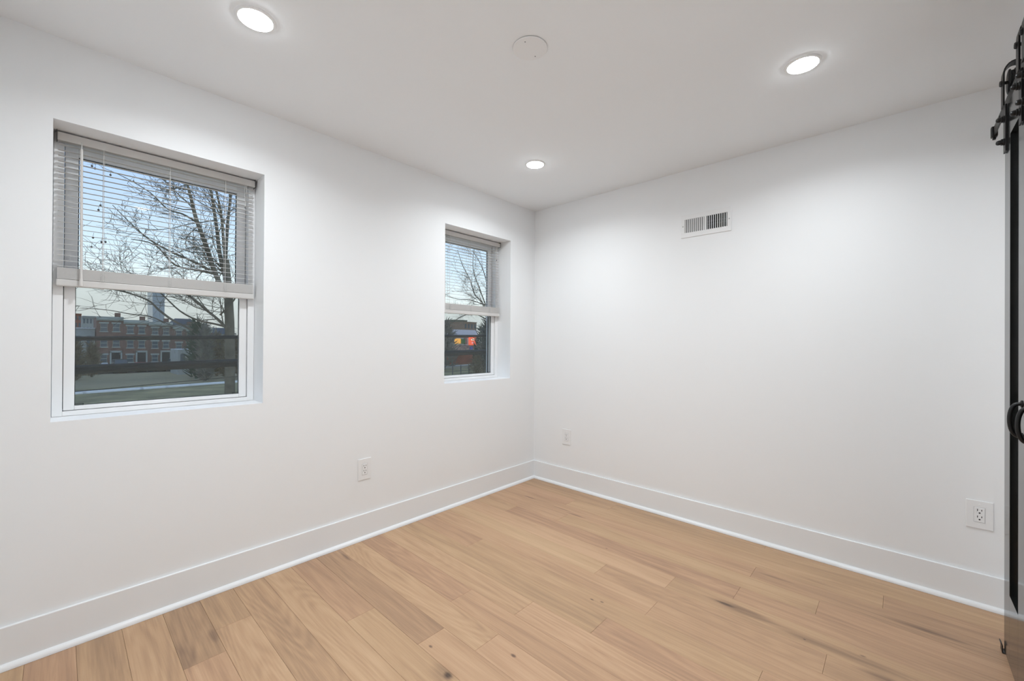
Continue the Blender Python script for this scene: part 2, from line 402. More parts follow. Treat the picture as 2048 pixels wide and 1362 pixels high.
# ------------------------------------------------------------------ mini blinds
def blind(w, label):
    y0, y1, z0, z1 = w; ya, yb = y0 + .011, y1 - .011; top = z1 - .0075
    r = thing('window_blind', label, 'blind', (-.132, (y0 + y1) / 2, 1.455), 'half raised mini blinds')
    inv = Vector(r.location)
    def P(b, n, m_, par=r, sm=False):
        for v in b.bm.verts: v.co -= inv
        return b.build(n, m_, par, sm)
    b = MB(); b.box(-.148, -.1175, ya, yb, top - .034, top, .0015)
    hr = P(b, 'headrail', SLAT)
    for yy in (ya - .0025, yb):
        e = MB(); e.box(-.1495, -.116, yy, yy + .0025, top - .036, top + .0072, .0006); P(e, 'mounting_bracket', GREYP, hr)
    zt = top - .034 - .014; zb = 1.545; n = 23
    s = MB()
    def slat(z, tilt=0.05, th=.0006):
        k = 4; rows = []
        for i in range(k + 1):
            u = i / k - .5; x = -.1325 + .025 * u; zz = z + .0013 * (1 - 4 * u * u) + tilt * .025 * u
            rows.append([s.bm.verts.new((x, ya + .003, zz)), s.bm.verts.new((x, yb - .003, zz)), s.bm.verts.new((x, yb - .003, zz - th)), s.bm.verts.new((x, ya + .003, zz - th))])
        for A, B in zip(rows, rows[1:]):
            for i in range(4): s.bm.faces.new((A[i], A[(i + 1) % 4], B[(i + 1) % 4], B[i]))
        s.bm.faces.new(rows[0]); s.bm.faces.new(rows[-1])
    for i in range(n): slat(zt + (zb - zt) * i / (n - 1), -.10)
    P(s, 'slats', SLAT, sm=True)
    s = MB()
    for i in range(20): slat(1.4915 + i * .0024, 0, .0018)
    P(s, 'slat_stack', SLAT, sm=True)
    b = MB(); b.box(-.1465, -.1185, ya, yb, 1.460, 1.4885, .004); br = P(b, 'bottom_rail', SLAT)
    ww = yb - ya
    cp = [ya + .19 * ww, ya + .505 * ww, ya + .815 * ww]
    for yy in cp:
        b = MB(); b.lathe([(0, 0), (.006, 0), (.005, .004), (0, .004)], (-.1325, yy, 1.4565), n=12); P(b, 'cord_button', SLAT, br)
    for yy in cp:
        b = MB(); b.tube([(-.1185, yy, 1.49), (-.1185, yy, top - .033)], .0007, 5); b.tube([(-.1465, yy, 1.49), (-.1465, yy, top - .033)], .0007, 5)
        b.tube([(-.1325, yy + .004, 1.49), (-.1325, yy + .004, top - .033)], .0008, 5)
        for i in range(n):
            z = zt + (zb - zt) * i / (n - 1) - .001; b.tube([(-.1185, yy, z), (-.1465, yy, z)], .0005, 4)
        random.seed(int(abs(yy) * 100))
        # slack ladder loops gathered over the stacked slats
        for i in range(7):
            z = 1.492 + i * .006; b.tube([(-.1185, yy - .004, z), (-.114, yy - .007 + random.uniform(-.003, .003), z - .004), (-.113, yy + .002, z - .006), (-.114, yy + .008, z - .003), (-.1185, yy + .005, z + .001)], .0007, 4)
        P(b, 'ladder_cord', CORD)
    # tilt wand on its hook
    yw = ya + .071
    b = MB(); b.tube([(-.1105, yw, top - .055), (-.108, yw + .001, 1.75), (-.107, yw + .002, 1.485)], .0048, 6); wd = P(b, 'tilt_wand', SLAT)
    b = MB(); b.lathe([(0, 0), (.0062, .0), (.0068, .01), (.0055, .03), (.0048, .034)], (-.107, yw + .002, 1.462), n=12); P(b, 'wand_tip', SLAT, wd, True)
    b = MB(); b.tube([(-.1175, yw, top - .028), (-.110, yw, top - .026), (-.1085, yw, top - .036), (-.1105, yw, top - .056)], .0016, 6); P(b, 'wand_hook', CORD, wd)
    # lift cords at the other end
    yl = yb - .048
    b = MB(); b.tube([(-.1165, yl, top - .03), (-.1155, yl, 2.0), (-.116, yl + .001, 1.955)], .0009, 5); b.tube([(-.1165, yl + .008, top - .03), (-.1158, yl + .006, 2.0), (-.116, yl + .003, 1.955)], .0009, 5)
    lc = P(b, 'lift_cord', CORD)
    b = MB(); b.lathe([(0, 0), (.0032, .001), (.0035, .006), (.0015, .011), (0, .012)], (-.116, yl + .002, 1.944), n=12); P(b, 'cord_lock_bead', GREYP, lc, True)
    return r
blind(W1, 'white mini blind half raised over the left window, with a long tilt wand')
blind(W2, 'white mini blind half raised over the window beside the room corner')

# ------------------------------------------------------------------ electrical outlets (built facing -y, then turned)
def outlet(label, loc, rotz, wide=.0875, high=.132):
    r = thing('electrical_outlet', label, 'outlet', loc, 'duplex outlets in white cover plates', rotz)
    b = MB(); h = .006
    # bevelled plate with a rectangular opening
    ow, oh = .0175, .0345
    b.box(-wide / 2, wide / 2, -.0045, 0, -high / 2, high / 2, .0018)
    pl = b.build('cover_plate', PLATE, r)
    b = MB()
    for x0, x1, z0, z1 in ((-ow - .0012, -ow, -oh, oh), (ow, ow + .0012, -oh, oh), (-ow - .0012, ow + .0012, oh, oh + .0012), (-ow - .0012, ow + .0012, -oh - .0012, -oh)):
        b.box(x0, x1, -.0047, -.004, z0, z1)
    b.build('opening_edge', mat('plate_gap', (.55, .55, .55), .8) if 'plate_gap' not in bpy.data.materials else bpy.data.materials['plate_gap'], pl)
    b = MB(); b.box(-.0165, .0165, -.0065, -.0035, -.0335, .0335, .0009); rc = b.build('receptacle', PLATE, r)
    b = MB()
    for zc in (.0155, -.0155):
        b.box(-.0079, -.0055, -.0068, -.006, zc + .002, zc + .0115); b.box(.0055, .0079, -.0068, -.006, zc + .003, zc + .0105)
        b.lathe([(0, 0), (.0032, 0), (.0032, .0008), (0, .0008)], (0, -.0060, zc - .0062), (0, -1, 0), 16)
    b.build('socket_slots', DARK, rc)
    for zz in (.0485, -.0485):
        b = MB(); b.lathe([(0, 0), (.0032, 0), (.003, .001), (0, .0013)], (0, -.0043, zz), (0, -1, 0), 16); s_ = b.build('screw', PLATE, pl, True)
    return r
outlet('white duplex outlet on the window wall, between the two windows', (0, -1.660, .434), PI / 2)
outlet('white duplex outlet on the right wall beside the room corner, below the air vent', (.366, 0, .425), 0)
outlet('white duplex outlet on the right wall beside the black barn door', (2.742, 0, .431), 0)

# ------------------------------------------------------------------ air register
r = thing('air_vent', 'white metal air vent with dark vertical slots high on the right wall', 'vent', (1.4985, 0, 2.05))
b = MB(); pw, ph = .1615, .079; ow_, oh_ = .137, .046
b.box(-pw, pw, -.005, 0, -ph, -oh_, .001); b.box(-pw, pw, -.005, 0, oh_, ph, .001)
b.box(-pw, -ow_, -.005, 0, -oh_, oh_, .001); b.box(ow_, pw, -.005, 0, -oh_, oh_, .001); b.box(-.0055, .0055, -.005, 0, -oh_, oh_, .0005)
vp = b.build('face_plate', METALW, r)
b = MB()   # vertical fins, the two banks angled apart
def fin(xc, ang, hw, th=.0006):
    c, s_ = math.cos(ang), math.sin(ang)
    v = [b.bm.verts.new((xc + u * hw * s_ + w_ * th * c, -.0034 - u * hw * c + w_ * th * s_, z)) for z in (-oh_, oh_) for u, w_ in ((-1, -1), (1, -1), (1, 1), (-1, 1))]
    for f in ((0, 1, 2, 3), (4, 5, 6, 7), (0, 1, 5, 4), (1, 2, 6, 5), (2, 3, 7, 6), (3, 0, 4, 7)): b.bm.faces.new([v[i] for i in f])
NF = 10
for i in range(NF):
    fin(-ow_ + (ow_ - .0055) * (i + .5) / NF, -.72, .0052, .0009); 
lf = b.build('left_fins', METALW, r)
b = MB()
for i in range(NF):
    fin(.0055 + (ow_ - .0055) * (i + .5) / NF, .42, .0034, .0019)
b.build('right_fins', METALW, r)
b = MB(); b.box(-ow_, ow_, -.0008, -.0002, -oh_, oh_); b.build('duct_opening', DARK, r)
b = MB(); 
for zz in (-.014, .006): b.box(.006, ow_, -.0022, -.0014, zz, zz + .0015)
b.build('damper_rod', GREYP, r)
for xx in (-.149, .149):
    b = MB(); b.lathe([(0, 0), (.0042, 0), (.0036, .0016), (0, .0022)], (xx, -.005, 0), (0, -1, 0), 16); b.build('screw', GREYP if 0 else mat('screw_head', (.45, .45, .44), .4), r, True)

# ------------------------------------------------------------------ ceiling fixtures
def downlight(x, y, label):
    r = thing('ceiling_downlight', label, 'ceiling light', (x, y, RH), 'round recessed ceiling downlights')
    b = MB(); b.lathe([(.0555, -.001), (.057, -.0065), (.0655, -.0045), (.0685, -.0002)], n=64); tr_ = b.build('trim_ring', METALW, r, True)
    b = MB(); b.lathe([(.0558, -.0035), (.0535, -.0070), (.047, -.0098), (.036, -.0115), (.018, -.0125), (0, -.0128)], n=64); b.build('diffuser', LED, r, True)
    ld = bpy.data.lights.new('downlight_beam', 'AREA'); ld.shape = 'DISK'; ld.size = .098; ld.energy = LAMP; ld.color = (.895, .955, 1); ld.spread = math.radians(153)
    lo = bpy.data.objects.new('downlight_beam', ld); COL.objects.link(lo); lo.parent = r; lo.location = (0, 0, -.0145)
    return r
downlight(.690, -2.472, 'lit round downlight in the ceiling above the near left window')
downlight(.655, -.790, 'lit round downlight in the ceiling nearest the far room corner')
downlight(2.155, -.795, 'lit round downlight in the ceiling on the barn door side')
downlight(2.155, -2.465, 'lit round downlight in the ceiling over the near barn door')
r = thing('ceiling_cover_plate', 'blank round white cover plate in the middle of the ceiling', 'cover plate', (1.349, -1.662, RH))
b = MB(); b.lathe([(0, -.0062), (.060, -.0060), (.0685, -.0050), (.0705, -.0030), (.0705, -.0018)], n=72); b.build('cover', METALW, r, True)
b = MB(); b.lathe([(.0690, -.0020), (.0690, 0)], n=72); b.build('shadow_gap', GREYP, r)
for (xx, yy) in ((.014, -.046), (-.010, .046)):
    b = MB(); b.lathe([(0, -.0072), (.0020, -.0070), (.0024, -.0058)], (xx, yy, 0), n=16); b.build('screw', GREYP, r, True)

# ------------------------------------------------------------------ double barn doors on their track
DX = 2.772           # room-side face
def barn_door(y_far, y_near, label, handle_y):
    w = y_far - y_near
    r = thing('barn_door', label, 'door', (DX + .0175, (y_far + y_near) / 2, .012), 'pair of narrow sliding barn doors')
    inv = Vector(r.location)
    def P(b, n, m_, par=r, sm=False):
        for v in b.bm.verts: v.co -= inv
        return b.build(n, m_, par, sm)
    z0, z1 = .014, 2.178; st = .108; tr_, br_ = .135, .265; xb = DX + .035
    b = MB()
    b.box(DX, xb, y_far - st, y_far, z0, z1, .001); b.box(DX, xb, y_near, y_near + st, z0, z1, .001)
    b.box(DX, xb, y_near + st, y_far - st, z0, z0 + br_, 0); b.box(DX, xb, y_near + st, y_far - st, z1 - tr_, z1, 0)
    P(b, 'door_frame', BLACKD)
    b = MB(); b.box(DX + .017, DX + .027, y_near + st - .002, y_far - st + .002, z0 + br_ - .002, z1 - tr_ + .002); P(b, 'recessed_panel', BLACKD)
    # D-shaped pull
    b = MB(); zc = .975; pts = []
    for i in range(17):
        a = PI * i / 16; pts.append((DX - .004 - .024 * math.sin(a) ** .75 if 0 < i < 16 else DX - .001, handle_y, zc + .056 * math.cos(a)))
    b.tube(pts, .0062, 12); h = P(b, 'pull_handle', BLACKM, sm=True)
    b = MB()
    for zz in (zc + .056, zc - .056): b.lathe([(0, .0), (.013, 0), (.013, .002), (.009, .004), (0, .004)], (DX, handle_y, zz), (-1, 0, 0), 20)
    P(b, 'handle_rosette', BLACKM, h, True)
    for yh in (y_far - .035, y_near + .045):
        b = MB(); hw = .021; th = .005
        xf = DX - .0035
        path = [(xf, 1.998), (xf, 2.182)]
        b.band(path, yh - hw, yh + hw, th); hp = P(b, 'hanger_strap', BLACKM)
        b = MB(); x_out, x_in = DX - .010, DX + .046; cx = (x_out + x_in) / 2; rr = (x_in - x_out) / 2
        path = [(x_out, 2.178), (x_out, 2.30)] + [(cx - rr * math.cos(a), 2.30 + .045 * math.sin(a)) for a in [PI * i / 12 for i in range(1, 12)]] + [(x_in, 2.30), (x_in, 2.235)]
        b.band(path, yh - hw, yh + hw, th); P(b, 'strap_hook', BLACKM, hp)
        b = MB(); zc_ = 2.2735
        b.lathe([(.0, -.011), (.040, -.011), (.046, -.009), (.046, -.006), (.041, -.004), (.041, .004), (.046, .006), (.046, .009), (.040, .011), (0, .011)], (2.7785 + .0065, yh, zc_), (1, 0, 0), 40); P(b, 'track_wheel', BLACKM, hp, True)
        b = MB()
        b.lathe([(0, -.004), (.009, -.0035), (.0115, 0), (.0115, .008), (0, .008)], (x_out - .006, yh, zc_), (1, 0, 0), 6)
        b.tube([(x_out, yh, zc_), (x_in, yh, zc_)], .006, 12); P(b, 'axle_bolt', BLACKM, hp)
        for zz in (2.130, 2.040):
            b = MB(); b.lathe([(0, -.023), (.005, -.0222), (.0085, -.019), (.0095, -.015), (.0095, -.010), (.0125, -.009), (.0125, -.004), (.014, -.003), (.014, 0), (0, 0)], (xf - th / 2, yh, zz), (1, 0, 0), 14)
            P(b, 'acorn_bolt', BLACKM, hp, True)
    return r
barn_door(-.388, -.760, 'narrow glossy black panelled barn door, the far one beside the right wall', -.712)
barn_door(-.768, -1.140, 'narrow glossy black panelled barn door, the near one mostly out of view', -.850)
r = thing('barn_door_track', 'black steel barn door track bolted to the wall above the black doors', 'door track', (2.79, -.9, 2.205))
inv = Vector(r.location)
b = MB(); b.box(2.7755, 2.7815, -2.10, -.050, 2.187, 2.227, .001)
for v in b.bm.verts: v.co -= inv
b.build('track_bar', BLACKM, r)
for yy in (-.24, -.56, -.96, -1.40, -1.95):
    b = MB(); b.lathe([(0, -.048), (.010, -.048), (.010, 0), (0, 0)], (2.8295, yy, 2.207), (1, 0, 0), 16)
    b.lathe([(0, -.057), (.007, -.0565), (.009, -.054), (0, -.054)], (2.8295, yy, 2.207), (1, 0, 0), 12)
    for v in b.bm.verts: v.co -= inv
    b.build('track_spacer', BLACKM, r, True)
for yy, s_ in ((-.068, 1), (-2.080, -1)):
    b = MB(); b.box(2.768, 2.789, yy - .014, yy + .014, 2.183, 2.231, .004); b.box(2.773, 2.784, yy - .006, yy + .006, 2.172, 2.184, .002)
    for v in b.bm.verts: v.co -= inv
    so = b.build('end_stop', BLACKM, r)
r = thing('door_guide', 'small black steel floor guide at the foot of the far barn door', 'door guide', (2.785, -.372, 0))
b = MB(); b.box(-.0185, -.0155, -.016, .020, .001, .030, .001); b.box(-.0185, .035, -.020, .020, .0005, .003, .0005)
b.build('guide_bracket', BLACKM, r)
b = MB(); b.band([(-.017, .029), (-.019, .035), (-.022, .038)], -.014, .018, .002); b.build('guide_lip', BLACKM, r)
# ------------------------------------------------------------------ OUTSIDE
GZ = -3.7
GRASS = mat('winter_grass', (.29, .25, .12), .95, var=.45, vscale=.35)
def ground_mat():
    return mat('dry_field', (.15, .135, .085), .95, var=.35, vscale=.2)
b = MB(); b.box(-2500, -52, -1500, 2500, GZ - 1, GZ); struct(b.build('ground', mat('far_ground', (.33, .28, .16), .95, var=.3, vscale=.05)))
b = MB(); b.box(-58, -1.5, -60, 120, GZ - .3, GZ + .02); o = b.build('lawn', GRASS); tag(o, 'olive winter lawn below the windows', 'lawn', kind='stuff')
b = MB(); b.box(-90, -83, -60, 140, GZ - .2, GZ + .05); o = struct(b.build('street', mat('asphalt', (.045, .045, .05), .9, var=.2, vscale=.5)))
# pale kerb line running across the field
a = Vector((-51.8, -2.1, GZ)); c = Vector((-65, 60, GZ)); d = (c - a).normalized(); a2 = a - d * 20
b = MB(); n = 40
for i in range(n):
    p0 = a2 + d * (i * 2.05); b.tube([p0 + Vector((0, 0, .12)), p0 + d * 2.28 + Vector((0, 0, .12))], .17, 6)
tag(b.build('kerb', mat('pale_kerb', (.92, .93, .92), .8)), 'long pale kerb line crossing the winter lawn', 'kerb')

# overhead cable bundles close to the facade
def bundle(name, z_at, slope, x, rad, strands, label, y0=-9, y1=12, twist=1.3):
    b = MB(); N_ = 120
    for s_ in range(strands):
        pts = []
        for i in range(N_ + 1):
            y = y0 + (y1 - y0) * i / N_; a = twist * y + 2 * PI * s_ / strands
            rr = rad * .50 if strands > 1 else 0
            pts.append((x + rr * math.cos(a), y, z_at + slope * (y + 2.9) + rr * math.sin(a)))
        b.tube(pts, rad * .62, 8)
    return tag(b.build(name, CABLE, smooth=True), label, 'cable', 'overhead cables outside the windows')
bundle('utility_cable', 1.052, .0205, -1.2, .026, 4, 'thickest black overhead cable bundle, the lower of two dark bands outside the windows')
bundle('utility_cable', 1.243, .0205, -1.2, .0135, 3, 'thinner black overhead cable bundle, the upper of two dark bands outside the windows')
bundle('utility_cable', .915, .055, -1.25, .0032, 1, 'thin single black wire sagging below the dark cable bundles outside the left window')

# bare trees
BARK = mat('bare_bark', (.14, .13, .10), .95, bump=.4, bscale=30, var=.35, vscale=6)
rnd = random.Random(11)
def twig(b, p, d, L_, r, depth, up=.18, curl=.5):
    n = 5; pts = [p.copy()]; q = p.copy(); dd = d.normalized()
    for i in range(n):
        dd = (dd + Vector((rnd.gauss(0, .16), rnd.gauss(0, .16), rnd.gauss(0, .14) + up * .25))).normalized()
        q = q + dd * (L_ / n); pts.append(q.copy())
    rads = [r * (1 - .62 * i / n) for i in range(n + 1)]
    b.tube(pts, rads, 5 if r > .012 else 3, False)
    if depth > 0:
        k = rnd.randint(4, 6)
        for j in range(k):
            t_ = rnd.uniform(.25, 1); i = min(n - 1, int(t_ * n)); s0 = pts[i].lerp(pts[i + 1], t_ * n - i)
            base = (pts[i + 1] - pts[i]).normalized()
            side = Vector((rnd.gauss(0, 1), rnd.gauss(0, 1), rnd.gauss(0, .8))).normalized()
            nd = (base * .75 + side * .75).normalized()
            twig(b, s0, nd, L_ * rnd.uniform(.45, .7), max(.0042, r * .5), depth - 1, up, curl)
def bare_tree(X, trunk, limbs, label, name='bare_tree', twigs=9, scale=1.0):
    root = thing(name, label, 'tree', (X, at(trunk[0][0], trunk[0][1], X).y, GZ))
    inv = Vector(root.location)
    def build(b, n, par, sm=True):
        for v in b.bm.verts: v.co -= inv
        return b.build(n, BARK, par, sm)
    b = MB(); pts = [at(px, py, X) for px, py, _ in trunk]
    base = pts[0].copy(); base.z = GZ; base.y += 0
    b.tube([base - Vector((0, 0, .1)), base.lerp(pts[0], .5)] + pts, [trunk[0][2] * 1.6, trunk[0][2] * 1.15] + [t_[2] for t_ in trunk], 14)
    build(b, 'trunk', root)
    for L_ in limbs:
        b = MB(); P_ = []; ph = rnd.uniform(-1, 1)
        for i, (px, py, r_) in enumerate(L_['p']):
            q = at(px, py, X); f_ = i / max(1, len(L_['p']) - 1)
            q = EYE + (q - EYE) * (1 + ph * .10 * f_)     # limbs reach nearer or farther than the trunk
            P_.append(q)
        # smooth
        S_ = []; R_ = []
        for i in range(len(P_) - 1):
            for k in range(4):
                t_ = k / 4; p0 = P_[max(0, i - 1)]; p1 = P_[i]; p2 = P_[i + 1]; p3 = P_[min(len(P_) - 1, i + 2)]
                q = .5 * ((2 * p1) + (p2 - p0) * t_ + (2 * p0 - 5 * p1 + 4 * p2 - p3) * t_ * t_ + (3 * p1 - p0 - 3 * p2 + p3) * t_ ** 3)
                S_.append(q); R_.append(.72 * (L_['p'][i][2] * (1 - t_) + L_['p'][i + 1][2] * t_))
        S_.append(P_[-1]); R_.append(.72 * L_['p'][-1][2])
        b.tube(S_, R_, 8)
        for k in range(L_.get('n', twigs)):
            i = rnd.randint(1, len(S_) - 2); d = (S_[i + 1] - S_[i]).normalized()
            side = Vector((rnd.gauss(0, 1), rnd.gauss(0, 1), rnd.gauss(0, 1)))
            side = (side + Vector(L_.get('bias', (0, -.9, .1)))).normalized()
            twig(b, S_[i], (d * .5 + side).normalized(), rnd.uniform(.6, 1.5) * scale * L_.get('len', 1), min(.013, R_[i] * .5), L_.get('d', 2))
        build(b, 'branch', root)
    return root
TX = -9.0
bare_tree(TX, [(460, 735, .10), (460, 700, .10), (459, 640, .095), (457, 590, .085), (455, 560, .075), (453, 520, .055)],
    [dict(p=[(455, 600, .08), (430, 545, .07), (412, 490, .062), (393, 440, .055), (383, 400, .045), (372, 360, .03), (355, 320, .015)], n=11, len=.7),
     dict(p=[(452, 560, .07), (440, 510, .06), (434, 460, .05), (428, 420, .045), (420, 370, .03), (410, 330, .02)], n=9),
     dict(p=[(450, 560, .06), (452, 500, .05), (456, 440, .045), (462, 390, .035), (470, 340, .02)], n=8),
     dict(p=[(452, 565, .05), (447, 480, .04), (441, 420, .035), (432, 380, .025), (425, 340, .015)], n=7),
     dict(p=[(456, 660, .05), (435, 638, .04), (410, 618, .036), (385, 596, .032), (350, 575, .026), (300, 560, .02), (240, 552, .012)], n=10),
     dict(p=[(458, 655, .04), (430, 648, .03), (395, 640, .026), (360, 622, .022), (320, 585, .018), (285, 560, .012)], n=6, len=.8),
     dict(p=[(420, 540, .04), (380, 520, .035), (345, 505, .03), (300, 480, .022), (262, 447, .014), (225, 410, .008)], n=5, len=.55),
     dict(p=[(395, 445, .03), (365, 428, .026), (335, 418, .02), (300, 385, .014), (250, 355, .01), (205, 335, .006)], n=4, len=.5),
     dict(p=[(430, 548, .04), (395, 540, .03), (350, 530, .026), (310, 490, .018), (262, 478, .010)], n=6, len=.6),
     dict(p=[(385, 660, .035), (345, 640, .032), (318, 620, .030), (295, 600, .026), (250, 584, .02), (205, 575, .014), (165, 566, .008)], n=4, len=.7, d=1),
     dict(p=[(440, 630, .03), (468, 600, .025), (478, 570, .02)], n=4),
     dict(p=[(330, 646, .02), (300, 633, .017), (260, 628, .014), (215, 620, .010), (160, 616, .006)], n=4, len=.6, d=1)],
    'large bare winter tree with a thick trunk seen through the left window', scale=1.0)
bare_tree(-14, [(990, 740, .13), (985, 680, .12), (980, 620, .10)],
    [dict(p=[(978, 640, .07), (965, 605, .05), (950, 590, .045), (940, 560, .035), (925, 530, .025), (915, 500, .012)], n=9),
     dict(p=[(975, 620, .06), (960, 580, .04), (948, 545, .03), (946, 520, .02), (950, 480, .01)], n=7),
     dict(p=[(978, 600, .05), (972, 560, .04), (962, 530, .03), (945, 500, .015)], n=7),
     dict(p=[(975, 640, .05), (950, 628, .035), (925, 632, .028), (905, 645, .02), (888, 655, .012)], n=6, len=.7, d=1),
     dict(p=[(970, 610, .05), (940, 600, .03), (915, 598, .022), (885, 590, .012)], n=8)],
    'smaller bare tree with fine twigs seen through the window beside the corner', scale=1.1)
# seed pods hanging on the near tree
rnd2 = random.Random(5)
PODM = mat('seed_pod', (.05, .04, .03), .9)
for i, (px, py) in enumerate([(184, 332), (190, 337), (201, 411), (197, 420), (186, 475), (203, 484), (211, 484), (183, 494), (244, 410), (267, 363), (346, 373), (221, 350)]):
    b = MB(); b.lathe([(0, -.022), (.012, -.016), (.018, 0), (.012, .016), (0, .022)], n=10)
    p = at(px, py, TX + .2)
    b.tube([(0, 0, .02), (.01, .01, .09)], .003, 4)
    o = b.build('seed_pod', PODM, smooth=True); o.location = p
    tag(o, 'tiny dark round seed pod hanging on the bare tree outside the left window', 'seed pod', 'seed pods hanging on the bare tree')

# brick row houses across the field
BR = mat('row_brick', (.24, .145, .11), .9, var=.25, vscale=1.5); BR2 = mat('row_brick_dark', (.19, .12, .095), .9, var=.25, vscale=1.5)
BR3 = mat('orange_brick', (.33, .12, .07), .9, var=.2, vscale=.8); PALE = mat('pale_render', (.40, .42, .40), .9, var=.1)
WIN = mat('house_glass', (.10, .13, .15), .15); SILL = mat('stone_lintel', (.42, .47, .43), .8); WHITE = mat('white_paint_out', (.65, .67, .70), .8)
ROOFM = mat('slate_roof', (.07, .085, .10), .8, var=.2); DOORM = mat('house_door', (.02, .02, .02), .6); SNOW = mat('pale_roof', (.60, .63, .64), .8)
def row_house(X, pxa, pxb, pyroof, material, label, floors=3, winw=.75, depth=9, lintel=SILL):
    A = at(pxa, pyroof, X); B = at(pxb, pyroof, X); ya, yb, zt = A.y, B.y, A.z
    r = thing('row_house', label, 'house', (X, (ya + yb) / 2, GZ), 'brick row houses across the field'); inv = Vector(r.location)
    def P(b, n, m_, par=r):
        for v in b.bm.verts: v.co -= inv
        return b.build(n, m_, par)
    w = yb - ya; h = zt - GZ
    b = MB(); b.box(X - depth, X, ya, yb, GZ, zt); P(b, 'brick_wall', material)
    b = MB(); b.box(X, X + .45, ya, yb, zt - .35, zt + .12); b.box(X, X + .25, ya, yb, zt - .55, zt - .35); P(b, 'cornice', lintel)
    fh = (h - 1.0) / floors
    for f in range(floors):
        for c_ in (.27, .73):
            yc = ya + w * c_; z0 = GZ + .7 + fh * f + .6; z1 = z0 + fh * .48
            if f == 0 and c_ > .5:
                b = MB(); b.box(X - .1, X + .05, yc - .55, yc + .55, GZ + .6, GZ + 2.9); P(b, 'front_door', DOORM)
                b = MB(); b.box(X, X + .12, yc - .75, yc - .55, GZ + .6, GZ + 3.1); b.box(X, X + .12, yc + .55, yc + .75, GZ + .6, GZ + 3.1); b.box(X, X + .12, yc - .75, yc + .75, GZ + 2.9, GZ + 3.2); P(b, 'door_surround', lintel)
                b = MB(); 
                for k in range(3): b.box(X, X + 1.2 - .3 * k, yc - .8, yc + .8, GZ + .05 + .2 * k, GZ + .25 + .2 * k)
                P(b, 'stoop', lintel)
                continue
            b = MB(); b.box(X, X + .08, yc - winw / 2 - .03, yc - winw / 2, z0, z1); b.box(X, X + .08, yc + winw / 2, yc + winw / 2 + .03, z0, z1)
            b.box(X, X + .16, yc - winw / 2 - .2, yc + winw / 2 + .2, z1, z1 + .25); b.box(X, X + .16, yc - winw / 2 - .15, yc + winw / 2 + .15, z0 - .15, z0)
            b.box(X, X + .06, yc - winw / 2, yc + winw / 2, (z0 + z1) / 2 - .04, (z0 + z1) / 2 + .04); wo_ = P(b, 'window', lintel)
            b = MB(); b.box(X + .005, X + .03, yc - winw / 2, yc + winw / 2, z0, z1); P(b, 'pane', WIN, wo_)
    b = MB(); b.box(X - 3, X - 2.2, yb - .9, yb - .2, zt, zt + .9); P(b, 'chimney', material)
    return r
HX = -93
names = ['tallest three storey brick row house, leftmost of the row across the field', 'three storey brick row house standing second from the left of the row',
         'brick row house in the middle of the row, behind the glass tower view line', 'lower brick row house, fourth from the left of the row', 'lowest brick row house at the right end of the row']
for (pa, pb, pr, m_), nm_ in zip([(193, 247, 634, BR), (247, 297, 641, BR), (297, 345, 645, BR2), (345, 392, 652, BR2), (392, 425, 657, BR)], names): row_house(HX, pa, pb, pr, m_, nm_)

def simple_building(name, X, pxa, pxb, pyt, material, label, depth=12, zb=GZ, roof=None, nf=4, nc=4, cat='building', winm=WIN):
    A = at(pxa, pyt, X); B = at(pxb, pyt, X); r = thing(name, label, cat, (X, (A.y + B.y) / 2, zb)); inv = Vector(r.location)
    def P(b, n, m_, par=r):
        for v in b.bm.verts: v.co -= inv
        return b.build(n, m_, par)
    b = MB(); b.box(X - depth, X, A.y, B.y, zb, A.z); P(b, 'wall', material)
    b = MB(); k = (B.y - A.y); t_ = (A.z - zb)
    b.box(X - depth - .01 * t_, X + .02 * t_, A.y - .01 * k, B.y + .01 * k, A.z, A.z + .03 * t_); P(b, 'roof', roof or material)
    for i in range(nf):
        for j in range(nc):
            w = MB(); yc = A.y + k * (j + .5) / nc; zc = zb + t_ * (i + .55) / nf
            w.box(X, X + .004 * t_ + .02, yc - k / nc * .25, yc + k / nc * .25, zc - t_ / nf * .28, zc + t_ / nf * .28); P(w, 'window', winm)
    return r
simple_building('apartment_building', -180, 140, 163, 629, BR3, 'distant orange brick block at the left edge of the left window', nf=6, nc=3)
simple_building('apartment_building', -150, 165, 192, 634, PALE, 'pale distant block beside the brick row, left of it', nf=5, nc=4)
simple_building('garage', -94, 145, 190, 657, PALE, 'low pale roofed garage left of the brick row houses', roof=SNOW, nf=1, nc=2, depth=8)
simple_building('garage', -74, 356, 394, 700, PALE, 'low pale shed in front of the right end of the brick row', roof=SNOW, nf=1, nc=2, depth=6)
# glass tower with curtain-wall grid
def tower_mat():
    M = bpy.data.materials.new('curtain_wall'); M.use_nodes = True; t = M.node_tree; b = t.nodes['Principled BSDF']
    g = t.nodes.new('ShaderNodeTexCoord'); br = t.nodes.new('ShaderNodeTexBrick'); mp = t.nodes.new('ShaderNodeMapping')
    mp.inputs['Rotation'].default_value = (PI / 2, 0, PI / 2)
    br.inputs['Scale'].default_value = .12; br.offset = 0; br.inputs['Mortar Size'].default_value = .05
    br.inputs['Color1'].default_value = (.25, .33, .40, 1); br.inputs['Color2'].default_value = (.31, .39, .46, 1); br.inputs['Mortar'].default_value = (.42, .48, .52, 1)
    t.links.new(g.outputs['Object'], mp.inputs[0]); t.links.new(mp.outputs[0], br.inputs[0]); t.links.new(br.outputs[0], b.inputs['Base Color'])
    b.inputs['Roughness'].default_value = .25; return M
A = at(305, 572, -900); B = at(330, 572, -900); A0 = at(306, 655, -900); B0_ = at(328, 655, -900)
